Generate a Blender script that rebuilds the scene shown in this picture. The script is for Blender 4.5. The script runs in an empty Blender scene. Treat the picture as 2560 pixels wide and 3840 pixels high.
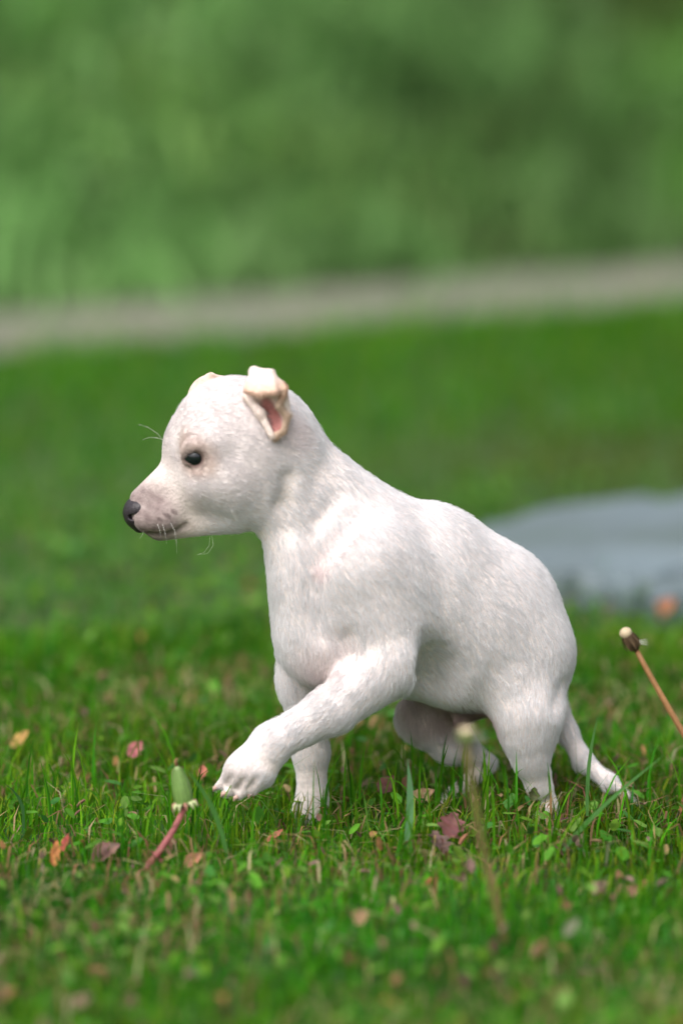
import bpy, math, time
import numpy as np
from mathutils import Vector, Matrix, kdtree

T0 = time.time()
rng = np.random.default_rng(11)
scene = bpy.context.scene
COL = scene.collection

# ------------------------------------------------------------------ camera
LENS = 160.0
FPX = LENS / 36.0 * 3840.0            # focal length in photo pixels (2560 x 3840)
S = 0.00016                           # metres per photo pixel at the puppy
DEPTH = S * FPX
A_FEET = math.radians(14.0)
A_OFF = math.atan((3090 - 1920) / FPX)
PITCH = A_FEET - A_OFF
RANGE = DEPTH / math.cos(A_OFF)
CAM = np.array([0.0, -RANGE * math.cos(A_FEET), RANGE * math.sin(A_FEET)])

cd = bpy.data.cameras.new('camera')
cam = bpy.data.objects.new('camera', cd)
COL.objects.link(cam)
cam.location = CAM
cam.rotation_euler = (math.pi / 2 - PITCH, 0, 0)
cd.lens = LENS
cd.sensor_width = 36
cd.clip_start = 0.05
cd.clip_end = 2000
cd.dof.use_dof = True
cd.dof.focus_distance = 2.695
cd.dof.aperture_fstop = 2.7
scene.camera = cam

# ------------------------------------------------------------------ sky, sun, exposure
SUN_EL, SUN_AZ = math.radians(54), math.radians(212)     # high, from behind the camera's left
world = bpy.data.worlds.new('World')
scene.world = world
world.use_nodes = True
wn = world.node_tree
bg = wn.nodes['Background']
sky = wn.nodes.new('ShaderNodeTexSky')
sky.sky_type = 'NISHITA'
sky.sun_disc = False
sky.sun_elevation = SUN_EL
sky.sun_rotation = SUN_AZ
sky.air_density = 1.0
sky.dust_density = 6.0
sky.ozone_density = 1.0
hs = wn.nodes.new('ShaderNodeHueSaturation')              # an overcast sky: hardly any blue
hs.inputs['Saturation'].default_value = 0.35
wn.links.new(sky.outputs[0], hs.inputs['Color'])
wn.links.new(hs.outputs[0], bg.inputs['Color'])
bg.inputs['Strength'].default_value = 0.15

sl = bpy.data.lights.new('sun', 'SUN')
sun = bpy.data.objects.new('sun', sl)
COL.objects.link(sun)
sl.energy = 0.75
sl.angle = math.radians(60)
sl.color = (1.0, 0.97, 0.93)
sd = Vector((math.sin(SUN_AZ) * math.cos(SUN_EL), math.cos(SUN_AZ) * math.cos(SUN_EL), math.sin(SUN_EL)))
sun.rotation_euler = sd.to_track_quat('Z', 'Y').to_euler()
sun.location = sd * 20

vs = scene.view_settings
vs.view_transform = 'Standard'
vs.look = 'None'
vs.gamma = 1
vs.use_curve_mapping = False
vs.exposure = 0.6
scene.cycles.use_denoising = True
scene.cycles.denoiser = 'OPENIMAGEDENOISE'
scene.cycles.max_bounces = 8
scene.cycles.transparent_max_bounces = 8
scene.cycles_curves.shape = 'RIBBONS'

# ------------------------------------------------------------------ helpers
CP, SP = math.cos(PITCH), math.sin(PITCH)


def ray(px, py):
    u, v = (px - 1280) / FPX, (py - 1920) / FPX
    return np.array([u, CP - v * SP, -SP - v * CP])


def P(px, py, Y=0.0):
    """world point seen at a photo pixel, at world depth Y"""
    d = ray(px, py)
    return CAM + d * ((Y - CAM[1]) / d[1])


def G(px, py, z=0.0):
    """point of the ground seen at a photo pixel"""
    d = ray(px, py)
    return CAM + d * ((z - CAM[2]) / d[2])


def mesh_np(name, V, F, attrs=None, smooth=True):
    """V (n,3); F list of face arrays, each (m,k)"""
    me = bpy.data.meshes.new(name)
    V = np.ascontiguousarray(V, np.float32)
    if not isinstance(F, (list, tuple)):
        F = [F]
    F = [np.asarray(f, np.int32) for f in F if len(f)]
    loops = np.concatenate([f.ravel() for f in F])
    tot = np.concatenate([np.full(len(f), f.shape[1], np.int32) for f in F])
    me.vertices.add(len(V))
    me.vertices.foreach_set('co', V.ravel())
    me.loops.add(len(loops))
    me.loops.foreach_set('vertex_index', loops)
    me.polygons.add(len(tot))
    me.polygons.foreach_set('loop_start', np.concatenate([[0], np.cumsum(tot)[:-1]]).astype(np.int32))
    me.update(calc_edges=True)
    me.polygons.foreach_set('use_smooth', np.full(len(tot), smooth, bool))
    for k, a in (attrs or {}).items():
        a = np.asarray(a, np.float32)
        if a.ndim == 2:
            at = me.attributes.new(k, 'FLOAT_COLOR', 'POINT')
            c = np.ones((len(V), 4), np.float32)
            c[:, :3] = a[:, :3]
            at.data.foreach_set('color', c.ravel())
        else:
            at = me.attributes.new(k, 'FLOAT', 'POINT')
            at.data.foreach_set('value', a)
    return me


def obj(name, me, mat, parent=None, **props):
    o = bpy.data.objects.new(name, me)
    COL.objects.link(o)
    if mat is not None:
        me.materials.clear()
        me.materials.append(mat)
    if parent is not None:
        o.parent = parent
    for k, v in props.items():
        o[k] = v
    return o


def empty(name, loc, **props):
    o = bpy.data.objects.new(name, None)
    COL.objects.link(o)
    o.location = loc
    o.empty_display_size = 0.02
    for k, v in props.items():
        o[k] = v
    return o


def norm(v):
    return v / np.maximum(np.linalg.norm(v, axis=-1, keepdims=True), 1e-9)


def smoothstep(a, b, x):
    t = np.clip((x - a) / (b - a), 0, 1)
    return t * t * (3 - 2 * t)


def wobble(p, f, seed=0):
    """cheap smooth noise in -1..1 for points (n,3)"""
    r = np.random.default_rng(seed)
    out = np.zeros(len(p))
    for _ in range(5):
        k = r.normal(size=3)
        k = k / np.linalg.norm(k) * f * r.uniform(.6, 1.6)
        out += np.sin(p @ k + r.uniform(0, 6.28))
    return out / 2.6


# ------------------------------------------------------------------ materials
def new_mat(name):
    m = bpy.data.materials.new(name)
    m.use_nodes = True
    n = m.node_tree.nodes
    return m, n, m.node_tree.links, n['Principled BSDF']


def attr_mat(name, rough=0.6, translucent=0.0, spec=0.3, noise=None, bump=0.0, bump_scale=300):
    """colour from the 'col' attribute; optional fine noise, bump and translucency"""
    m, n, l, b = new_mat(name)
    a = n.new('ShaderNodeAttribute')
    a.attribute_name = 'col'
    src = a.outputs['Color']
    tc = n.new('ShaderNodeTexCoord')
    if noise:
        nt = n.new('ShaderNodeTexNoise')
        nt.inputs['Scale'].default_value = noise[0]
        nt.inputs['Detail'].default_value = 4
        l.new(tc.outputs['Object'], nt.inputs['Vector'])
        mr = n.new('ShaderNodeMapRange')
        mr.inputs['From Min'].default_value = 0.3
        mr.inputs['From Max'].default_value = 0.7
        mr.inputs['To Min'].default_value = 1 - noise[1]
        mr.inputs['To Max'].default_value = 1 + noise[1]
        l.new(nt.outputs['Fac'], mr.inputs['Value'])
        vm = n.new('ShaderNodeVectorMath')
        vm.operation = 'SCALE'
        l.new(src, vm.inputs[0])
        l.new(mr.outputs[0], vm.inputs['Scale'])
        src = vm.outputs[0]
    l.new(src, b.inputs['Base Color'])
    b.inputs['Roughness'].default_value = rough
    b.inputs['Specular IOR Level'].default_value = spec
    if bump:
        nb = n.new('ShaderNodeTexNoise')
        nb.inputs['Scale'].default_value = bump_scale
        l.new(tc.outputs['Object'], nb.inputs['Vector'])
        bp = n.new('ShaderNodeBump')
        bp.inputs['Strength'].default_value = bump
        bp.inputs['Distance'].default_value = 0.002
        l.new(nb.outputs['Fac'], bp.inputs['Height'])
        l.new(bp.outputs[0], b.inputs['Normal'])
    if translucent:
        tr = n.new('ShaderNodeBsdfTranslucent')
        l.new(src, tr.inputs['Color'])
        mx = n.new('ShaderNodeMixShader')
        mx.inputs[0].default_value = translucent
        l.new(b.outputs[0], mx.inputs[1])
        l.new(tr.outputs[0], mx.inputs[2])
        l.new(mx.outputs[0], n['Material Output'].inputs['Surface'])
    return m


M_BLADE = attr_mat('grass_blades', rough=0.65, translucent=0.4, spec=0.04)
M_LEAF = attr_mat('leaves', rough=0.6, translucent=0.3, spec=0.12, noise=(160, .25))
M_DRY = attr_mat('dry_leaves', rough=0.7, translucent=0.2, spec=0.2, noise=(240, .4))
M_PLANT = attr_mat('plant_tissue', rough=0.5, translucent=0.1, spec=0.35, noise=(300, .15))
M_SKIN = attr_mat('puppy_skin', rough=0.7, spec=0.25, noise=(420, .12), bump=.3, bump_scale=700)

M_FUR, _n, _l, _b = new_mat('puppy_fur')
_a = _n.new('ShaderNodeAttribute')
_a.attribute_name = 'col'
_l.new(_a.outputs['Color'], _b.inputs['Base Color'])
_b.inputs['Roughness'].default_value = 0.85
_b.inputs['Specular IOR Level'].default_value = 0.06
_t = _n.new('ShaderNodeBsdfTranslucent')
_l.new(_a.outputs['Color'], _t.inputs['Color'])
_m = _n.new('ShaderNodeMixShader')
_m.inputs[0].default_value = 0.3
_l.new(_b.outputs[0], _m.inputs[1])
_l.new(_t.outputs[0], _m.inputs[2])
_l.new(_m.outputs[0], _n['Material Output'].inputs['Surface'])

M_EYE, _n, _l, _b = new_mat('wet_dark_eye')
_b.inputs['Base Color'].default_value = (0.006, 0.008, 0.012, 1)
_b.inputs['Roughness'].default_value = 0.12
_b.inputs['Coat Weight'].default_value = 0.6
_b.inputs['Coat Roughness'].default_value = 0.03

M_NOSE, _n, _l, _b = new_mat('nose_leather')
_b.inputs['Base Color'].default_value = (0.028, 0.022, 0.027, 1)
_b.inputs['Roughness'].default_value = 0.42
_vo = _n.new('ShaderNodeTexVoronoi')
_vo.inputs['Scale'].default_value = 900
_tc = _n.new('ShaderNodeTexCoord')
_l.new(_tc.outputs['Object'], _vo.inputs['Vector'])
_bp = _n.new('ShaderNodeBump')
_bp.inputs['Strength'].default_value = 0.35
_bp.inputs['Distance'].default_value = 0.0006
_l.new(_vo.outputs['Distance'], _bp.inputs['Height'])
_l.new(_bp.outputs[0], _b.inputs['Normal'])

M_CLAW, _n, _l, _b = new_mat('pale_claw')
_b.inputs['Base Color'].default_value = (0.55, 0.36, 0.30, 1)
_b.inputs['Roughness'].default_value = 0.4


def ramp_mat(name, stops, scale, detail=5, rough=0.85, bump=0.3, dist=0.02, scale2=None):
    m, n, l, b = new_mat(name)
    tc = n.new('ShaderNodeTexCoord')
    nt = n.new('ShaderNodeTexNoise')
    nt.inputs['Scale'].default_value = scale
    nt.inputs['Detail'].default_value = detail
    nt.inputs['Roughness'].default_value = 0.65
    l.new(tc.outputs['Object'], nt.inputs['Vector'])
    cr = n.new('ShaderNodeValToRGB')
    els = cr.color_ramp.elements
    while len(els) < len(stops):
        els.new(0.5)
    for e, (p, c) in zip(els, stops):
        e.position = p
        e.color = (*c, 1)
    l.new(nt.outputs['Fac'], cr.inputs['Fac'])
    l.new(cr.outputs[0], b.inputs['Base Color'])
    b.inputs['Roughness'].default_value = rough
    n2 = n.new('ShaderNodeTexNoise')
    n2.inputs['Scale'].default_value = scale2 or scale * 6
    n2.inputs['Detail'].default_value = 6
    l.new(tc.outputs['Object'], n2.inputs['Vector'])
    bp = n.new('ShaderNodeBump')
    bp.inputs['Strength'].default_value = bump
    bp.inputs['Distance'].default_value = dist
    l.new(n2.outputs['Fac'], bp.inputs['Height'])
    l.new(bp.outputs[0], b.inputs['Normal'])
    return m


M_SOIL = ramp_mat('turf_soil', [(.3, (.045, .045, .015)), (.5, (.035, .085, .012)), (.7, (.05, .13, .015))], 9, scale2=160, detail=3)
M_PATH = ramp_mat('worn_gravel_path', [(.3, (.15, .165, .11)), (.5, (.19, .19, .145)), (.7, (.25, .205, .18))], 5, scale2=120)
M_SLAB = ramp_mat('blue_grey_stone', [(.3, (.085, .12, .105)), (.5, (.125, .16, .175)), (.7, (.17, .22, .25))], 5, rough=.6, scale2=90, dist=.004)

# ------------------------------------------------------------------ setting: ground, path
def sheet(name, pts, mat, **props):
    me = bpy.data.meshes.new(name)
    me.from_pydata([tuple(p) for p in pts], [], [tuple(range(len(pts)))])
    return obj(name, me, mat, **props)


sheet('ground', [(-400, -60, 0), (400, -60, 0), (400, 900, 0), (-400, 900, 0)], M_SOIL, kind='structure')

pl0, pl1 = G(0, 1192), G(0, 1340)      # far and near edge at the left of the picture
pr0, pr1 = G(2560, 990), G(2560, 1155)


def line_x(a, b, x):
    t = (x - a[0]) / (b[0] - a[0])
    return a[1] + (b[1] - a[1]) * t


def path_near(x):
    return line_x(pl1, pr1, x)


def path_far(x):
    return line_x(pl0, pr0, x)


def bank_z(x, y):
    """the meadow rises as a bank beyond the path"""
    t = np.maximum(y - path_far(x) - .03, 0)
    return np.minimum(.45 * t + .02 * np.sin(x * 4.1 + y * 2) * np.minimum(t, 1), 2.2)


bx, by = np.linspace(-9, 9, 90), np.linspace(0, 1, 60) ** 1.6
gv = []
for x in bx:
    for t in by:
        y = path_far(x) + t * 11
        gv.append((x, y, bank_z(x, y) + .002))
gv = np.array(gv)
gf = np.array([(i * 60 + j, (i + 1) * 60 + j, (i + 1) * 60 + j + 1, i * 60 + j + 1) for i in range(89) for j in range(59)])
obj('bank', mesh_np('bank', gv, gf), M_SOIL, kind='structure')

xs = np.linspace(-2.6, 2.6, 90)
pv, pf = [], []
for i, x in enumerate(xs):
    a, b = path_near(x), path_far(x)
    w = .012 * math.sin(x * 9) + .01 * math.sin(x * 23 + 1)
    w2 = .015 * math.sin(x * 7 + 2) + .01 * math.sin(x * 19)
    for q in range(5):
        y = a + w + (b + w2 - a - w) * q / 4
        pv.append((x, y, 0.005 + .004 * math.sin(math.pi * q / 4) + .002 * math.sin(x * 31 + q * 2)))
for i in range(len(xs) - 1):
    for q in range(4):
        k = i * 5 + q
        pf.append((k, k + 5, k + 6, k + 1))
obj('path', mesh_np('path', np.array(pv), np.array(pf)), M_PATH, kind='structure')

# ------------------------------------------------------------------ stone slabs in the lawn
def slab(name, px_pts, top, label):
    c = [G(*p, z=top) for p in px_pts]
    n = len(c)
    ctr = np.mean(c, axis=0)
    # chipped outline
    ring = []
    for i in range(n):
        a, b = c[i], c[(i + 1) % n]
        for t in np.linspace(0, 1, 9)[:-1]:
            q = a + (b - a) * t
            ring.append(q + norm(q - ctr) * rng.normal(0, .004))
    ring = np.array(ring)
    m = len(ring)
    inner = ctr + (ring - ctr) * .97
    low = ring.copy()
    low[:, 2] = -.03
    mid = ring.copy()
    mid[:, 2] = top - .012
    inner[:, 2] = top + rng.normal(0, .0015, m)
    V = np.concatenate([low, mid, inner, [[ctr[0], ctr[1], top + .002]]]) - [ctr[0], ctr[1], 0]
    F, Tm = [], []
    for i in range(m):
        j = (i + 1) % m
        F += [(i, j, m + j, m + i), (m + i, m + j, 2 * m + j, 2 * m + i)]
        Tm.append((2 * m + i, 2 * m + j, 3 * m))
    o = obj(name, mesh_np(name, V, [np.array(F), np.array(Tm)], smooth=False), M_SLAB, label=label, category='stone slab')
    o.location = (ctr[0], ctr[1], 0)
    return o


slab('stone_slab', [(1500, 2130), (1560, 2040), (2100, 1890), (2900, 1828), (2900, 2090), (2460, 2150), (2060, 2150)], .028,
     'large blue grey stone slab lying in the lawn behind the puppy')
slab('stone_slab', [(2425, 2180), (2720, 2125), (2760, 2200), (2440, 2240)], .022,
     'small pale blue stone piece at the near edge of the large slab')

# ------------------------------------------------------------------ grass builder
GREENS = np.array([(.058, .230, .007), (.070, .258, .009), (.042, .190, .012), (.108, .268, .010),
                   (.042, .168, .008), (.068, .224, .034), (.155, .268, .022)])


def blades(base, height, width, lean, az, col, levels=3, curl=0.5, face=None):
    """base (n,3); returns V, F(list), C for tapering bent blades"""
    n = len(base)
    d = np.stack([np.cos(az), np.sin(az), np.zeros(n)], 1)
    fa = az + math.pi / 2 if face is None else face
    side = np.stack([np.cos(fa), np.sin(fa), np.zeros(n)], 1)
    V, C = [], []
    for i in range(levels):
        t = i / levels
        bend = lean * (t * (1 - curl) + curl * t * t * 1.4)
        ctr = base + d * (height * np.sin(bend) * t)[:, None] + np.array([0, 0, 1]) * (height * t * np.cos(bend * .8))[:, None]
        w = width * (1 - .25 * t - .45 * t ** 3) * (.75 if i == 0 else 1)
        V += [ctr - side * (w / 2)[:, None], ctr + side * (w / 2)[:, None]]
        C += [col, col]
    bend = lean * ((1 - curl) + curl * 1.4)
    V.append(base + d * (height * np.sin(bend))[:, None] + np.array([0, 0, 1]) * (height * np.cos(bend * .8))[:, None])
    C.append(col)
    k = 2 * levels + 1
    V = np.stack(V, 1).reshape(-1, 3)
    C = np.stack(C, 1).reshape(-1, 3)
    o = (np.arange(n) * k)[:, None]
    Q = [o + np.array([[2 * i, 2 * i + 1, 2 * i + 3, 2 * i + 2]]) for i in range(levels - 1)]
    T = o + np.array([[2 * levels - 2, 2 * levels - 1, 2 * levels]])
    return V, [np.concatenate(Q) if Q else np.zeros((0, 4), int), T], C


def join(parts):
    V, Q, T, C, k = [], [], [], [], 0
    for v, (q, t), c in parts:
        V.append(v)
        C.append(c)
        Q.append(q + k)
        T.append(t + k)
        k += len(v)
    return np.concatenate(V), [np.concatenate(Q), np.concatenate(T)], np.concatenate(C)


def pick(n, pal, jit=.18):
    c = pal[rng.integers(0, len(pal), n)]
    return np.clip(c * (1 + rng.normal(0, jit, (n, 1))) * (1 + rng.normal(0, .06, (n, 3))), .004, 1)


def tufted(n, x0, x1, y0, y1, tuft=9, spread=.012):
    m = n // tuft + 1
    c = np.stack([rng.uniform(x0, x1, m), rng.uniform(y0, y1, m)], 1)
    p = np.repeat(c, tuft, 0)[:n] + rng.normal(0, spread, (n, 2))
    return np.column_stack([p, np.zeros(n)])


def keep_off(p):
    """True where lawn grows: not on the path, not on the slabs"""
    ok = (p[:, 1] < path_near(p[:, 0]) + .02 + .015 * np.sin(p[:, 0] * 17))
    for q in [[(1500, 2130), (1560, 2040), (2100, 1890), (2900, 1828), (2900, 2090), (2460, 2150), (2060, 2150)],
              [(2425, 2180), (2720, 2125), (2760, 2200), (2440, 2240)]]:
        c = np.array([G(*a) for a in q])[:, :2]
        ins = np.ones(len(p), bool)
        for i in range(len(c)):
            a, b = c[i], c[(i + 1) % len(c)]
            cr = (b[0] - a[0]) * (p[:, 1] - a[1]) - (b[1] - a[1]) * (p[:, 0] - a[0])
            ins &= cr < -.018 * np.linalg.norm(b - a)
        ok &= ~ins
    return ok


def patch(p, f, seed):
    return wobble(np.column_stack([p[:, :2], np.zeros(len(p))]), f, seed)


parts = []
# near, sharp lawn
n = 80000
b = tufted(n, -.42, .42, -.62, .55)
b = b[keep_off(b)]
n = len(b)
hgt = rng.gamma(4, .0030, n) * (1 + .35 * patch(b, 22, 3)) + .004
hgt = np.minimum(hgt, .062) * (.72 + .28 * smoothstep(-.13, -.03, b[:, 1]))
parts.append(blades(b, hgt, rng.uniform(.0008, .0019, n), np.abs(rng.normal(.35, .35, n)), rng.uniform(0, 6.28, n),
                    np.clip(pick(n, GREENS) * (1 + .25 * patch(b, 16, 61))[:, None] * (1 + patch(b, 11, 63)[:, None] * np.array([.45, .05, .1])), .004, 1), levels=3))
# broader lawn, also beyond the frame
n = 190000
y = rng.uniform(-1.6, 4.2, n)
b = np.column_stack([rng.uniform(-1.9, 1.9, n), y, np.zeros(n)])
b = b[keep_off(b)]
n = len(b)
far = smoothstep(.5, 3, b[:, 1])
hgt = (rng.gamma(4, .0030, n) + .004) * (1 + .5 * far)
tint = (1 + .22 * patch(b, 3.2, 5))[:, None] * np.array([1, 1, 1]) + (patch(b, 2.2, 8) * .12)[:, None] * np.array([1, .2, 0])
bc = G(2350, 1765)
dry = np.exp(-(((b[:, 0] - bc[0]) / .22) ** 2 + ((b[:, 1] - bc[1]) / .16) ** 2))[:, None]
parts.append(blades(b, hgt, rng.uniform(.0011, .0022, n) * (1 + 2.2 * far), np.abs(rng.normal(.4, .35, n)), rng.uniform(0, 6.28, n),
                    np.clip(pick(n, GREENS) * tint * (1 - .75 * dry) + np.array([.10, .085, .02]) * .75 * dry, .004, 1), levels=2))
# longer scattered blades round the puppy's feet
n = 640
b = tufted(n, -.36, .36, -.13, .07, tuft=4, spread=.006)
parts.append(blades(b, rng.uniform(.025, .060, n), rng.uniform(.0010, .0022, n), np.abs(rng.normal(.3, .25, n)), rng.uniform(0, 6.28, n), pick(n, GREENS[:4]), levels=4))
# dead straw-coloured blades low in the turf
n = 13000
b = np.column_stack([rng.uniform(-.5, .5, n), rng.uniform(-.75, .42, n), rng.uniform(0, .009, n)])
b = b[patch(b, 14, 51) > rng.uniform(-1.4, .6, n)]
n = len(b)
STRAW = np.array([(.36, .27, .13), (.24, .15, .07), (.42, .35, .2), (.2, .1, .06)])
parts.append(blades(b, rng.uniform(.012, .03, n), rng.uniform(.001, .002, n), rng.uniform(.7, 1.5, n), rng.uniform(0, 6.28, n), pick(n, STRAW), levels=2))
V, F, C = join(parts)
obj('grass', mesh_np('grass', V, F, {'col': C}), M_BLADE, kind='stuff', label='short green lawn grass around the puppy', category='grass')


# ------------------------------------------------------------------ small leafy weeds in the turf (clover-like cover)
def leaf_discs(base, size, tilt, az, col, lobes=0, nseg=8, aspect=1.0, cup=.25):
    """little cupped leaf blades, one fan each"""
    n = len(base)
    th = np.linspace(0, 2 * math.pi, nseg, endpoint=False)
    r = np.ones((n, nseg)) * (1 + .12 * rng.normal(size=(n, nseg)))
    lx = np.cos(th) * r * size[:, None]
    ly = np.sin(th) * r * size[:, None] * aspect
    lz = cup * size[:, None] * (np.abs(np.sin(th))) * np.ones_like(r) * rng.uniform(-.3, 1, (n, 1))
    ct, st = np.cos(tilt)[:, None], np.sin(tilt)[:, None]
    x2, z2 = lx * ct - lz * st, lx * st + lz * ct
    ca, sa = np.cos(az)[:, None], np.sin(az)[:, None]
    X = x2 * ca - ly * sa
    Y = x2 * sa + ly * ca
    ring = np.stack([X, Y, z2], 2) + base[:, None]
    V = np.concatenate([base[:, None], ring], 1).reshape(-1, 3)
    k = nseg + 1
    o = (np.arange(n) * k)[:, None]
    T = np.concatenate([o + np.array([[0, 1 + i, 1 + (i + 1) % nseg]]) for i in range(nseg)])
    C = np.repeat(col, k, 0)
    return V, [np.zeros((0, 4), int), T], C


n = 9000
b = tufted(n, -.6, .6, -.7, 1.2, tuft=7, spread=.02)
b[:, 2] = rng.uniform(.004, .022, n)
b = b[keep_off(b)]
n = len(b)
LG = np.array([(.070, .22, .018), (.095, .26, .025), (.06, .19, .035), (.14, .26, .05), (.10, .21, .015)])
V1 = leaf_discs(b, rng.uniform(.002, .006, n), rng.normal(.4, .5, n), rng.uniform(0, 6.28, n), pick(n, LG), aspect=.62)
V, F, C = join([V1])
obj('ground_cover', mesh_np('ground_cover', V, F, {'col': C}), M_LEAF, kind='stuff', label='small round green weed leaves scattered through the lawn', category='weeds')
# crumbs of dead leaves
n = 2600
b = tufted(n, -.6, .6, -.7, 1.0, tuft=3, spread=.03)
b[:, 2] = rng.uniform(.004, .02, n)
b = b[keep_off(b)]
n = len(b)
DR = np.array([(.24, .13, .07), (.18, .10, .07), (.28, .19, .09), (.24, .15, .12), (.30, .16, .06), (.15, .08, .07)])
V, F, C = join([leaf_discs(b, rng.uniform(.0018, .005, n), rng.normal(.6, .6, n), rng.uniform(0, 6.28, n), pick(n, DR), aspect=.6, cup=.6)])
obj('leaf_litter', mesh_np('leaf_litter', V, F, {'col': C}), M_DRY, kind='stuff', label='small brown and red crumbs of dead leaves in the turf', category='leaf litter')

# ------------------------------------------------------------------ tall meadow behind the path
parts = []
TALL = np.array([(.17, .43, .045), (.20, .44, .075), (.24, .43, .11), (.14, .37, .035), (.21, .37, .03)])
m = 3200
cx = rng.uniform(-3.2, 3.2, m)
cy = path_far(cx) + .06 + rng.uniform(0, 1, m) ** 1.2 * 5.0
pt = np.column_stack([cx, cy * .6, np.zeros(m)])
grey = smoothstep(.25, -.75, cx - .1 * cy + .25 * wobble(pt, 3, 31))
dark = smoothstep(.3, 1.0, .4 * wobble(pt, 3.2, 33) + 1.25 * smoothstep(.05, .38, cx) * smoothstep(.2, .6, cy - path_far(cx)) * (1 - .5 * smoothstep(.75, 1.3, cx)))  # shadowy hollow on the right, put into the blade colour
mott = wobble(pt * [1, .5, 1], 5.0, 41)
for i in range(m):
    depth = cy[i] - path_far(cx[i])
    k = 46
    b = np.column_stack([cx[i] + rng.normal(0, .06, k), cy[i] + rng.normal(0, .05, k), np.zeros(k)])
    b[:, 2] = bank_z(b[:, 0], b[:, 1])
    Hh = (.09 + .25 * min(depth / .6, 1)) * rng.uniform(.7, 1.25)
    hue = TALL[rng.integers(0, 5)] * rng.uniform(.9, 1.1) * (1 + .30 * mott[i])
    hue = hue * (1 - .6 * grey[i]) + np.array([.33, .49, .28]) * .6 * grey[i]
    hue = hue * (1 - .75 * dark[i]) + np.array([.055, .085, .014]) * .75 * dark[i]
    br = .75 * max(0, 1 - depth / .9) * smoothstep(.1, .8, wobble(pt[i:i + 1] * [1, .4, 1], 3.5, 37))[0]
    hue = hue * (1 - br) + np.array([.20, .145, .06]) * br
    c = np.clip(hue * (1 + rng.normal(0, .15, (k, 1))), .004, 1)
    az0 = rng.normal(0, .8)
    parts.append(blades(b, Hh * rng.uniform(.5, 1.1, k), rng.uniform(.005, .013, k), np.abs(rng.normal(.85, .4, k)), az0 + rng.normal(0, .9, k), c, levels=3))
V, F, C = join(parts)
obj('tall_grass', mesh_np('tall_grass', V, F, {'col': C}), M_BLADE, kind='stuff', label='tall unmown meadow grass on the bank behind the path', category='tall grass')
print('setting', time.time() - T0)

# ================================================================== the puppy
YAW = math.radians(22)
FW = np.array([-math.cos(YAW), -math.sin(YAW), 0.0])     # the way the body points
LT = np.array([math.sin(YAW), -math.cos(YAW), 0.0])      # the puppy's left, towards the camera
YL = np.array([0.0, -1.0, 0.0])                          # the head's left


def ax(px):
    return (px - 1500) * S * math.tan(YAW)


def sdf_round_cone(p, a, b, r1, r2):
    ba = b - a
    l2 = ba @ ba
    if l2 < 1e-12:
        return np.linalg.norm(p - a, axis=-1) - max(r1, r2)
    rr = r1 - r2
    a2 = l2 - rr * rr
    il2 = 1.0 / l2
    pa = p - a
    y = pa @ ba
    z = y - l2
    x2 = ((pa * l2 - ba * y[..., None]) ** 2).sum(-1)
    y2 = y * y * l2
    z2 = z * z * l2
    k = np.sign(rr) * rr * rr * x2
    d = (np.sqrt(x2 * a2 * il2) + y * rr) * il2 - r1
    c1 = np.sign(z) * a2 * z2 > k
    c2 = np.sign(y) * a2 * y2 < k
    d = np.where(c2, np.sqrt(x2 + y2) * il2 - r1, d)
    d = np.where(c1, np.sqrt(x2 + z2) * il2 - r2, d)
    return d


class Prim:
    def __init__(s, a, b, r1, r2, k=.008, lat=None, q=1.0, flow=None, op='+', tag=''):
        s.a, s.b, s.r1, s.r2, s.k, s.lat, s.q, s.op, s.tag = a, b, r1, r2, k, lat, q, op, tag
        s.flow = norm(b - a) if flow is None else norm(np.asarray(flow, float))

    def box(s):
        r = max(s.r1, s.r2)
        return np.minimum(s.a, s.b) - r, np.maximum(s.a, s.b) + r

    def d(s, p):
        if s.lat is not None and s.q != 1.0:
            c = s.a
            h = (p - c) @ s.lat
            p = p + (h * (1 / s.q - 1))[..., None] * s.lat
            bb = s.b + ((s.b - c) @ s.lat) * (1 / s.q - 1) * s.lat
            return sdf_round_cone(p, s.a, bb, s.r1, s.r2) * (s.q if s.q < 1 else 1)
        return sdf_round_cone(p, s.a, s.b, s.r1, s.r2)


def RC(x1, y1, d1, r1, x2, y2, d2, r2, k=50, lat=None, q=1.0, flow=None, op='+', tag=''):
    """tapered limb between two photo pixels; d = world depth in photo pixels (negative = nearer)"""
    a, b = P(x1, y1, d1 * S), P(x2, y2, d2 * S)
    if flow is not None:
        flow = (flow[0], flow[2] if len(flow) > 2 else 0, -flow[1])
    return Prim(a, b, r1 * S, r2 * S, k * S, lat, q, flow, op, tag)


def smin(a, b, k):
    h = np.maximum(k - np.abs(a - b), 0) / k
    return np.minimum(a, b) - h * h * k * .25


def smax(a, b, k):
    return -smin(-a, -b, k)


def field(prims, h, pad=4, shrink_after=None):
    lo = np.min([p.box()[0] for p in prims if p.op == '+'], 0) - pad * h
    hi = np.max([p.box()[1] for p in prims if p.op == '+'], 0) + pad * h
    n = np.ceil((hi - lo) / h).astype(int) + 1
    axs = [lo[i] + h * np.arange(n[i]) for i in range(3)]
    Fd = np.full(n, .03, np.float32)
    for ip, p in enumerate(prims):
        if ip == shrink_after:
            Fd += SHRINK
        b0, b1 = p.box()
        m = p.k * 1.5 + 4 * h + .004
        i0 = np.clip(np.floor((b0 - m - lo) / h).astype(int), 0, n)
        i1 = np.clip(np.ceil((b1 + m - lo) / h).astype(int) + 1, 0, n)
        if (i1 <= i0).any():
            continue
        sl = tuple(slice(i0[i], i1[i]) for i in range(3))
        g = np.stack(np.meshgrid(*[axs[i][sl[i]] for i in range(3)], indexing='ij'), -1)
        d = p.d(g)
        cur = Fd[sl]
        Fd[sl] = smin(cur, d, p.k) if p.op == '+' else smax(cur, -d, p.k)
    return Fd, lo


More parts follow.
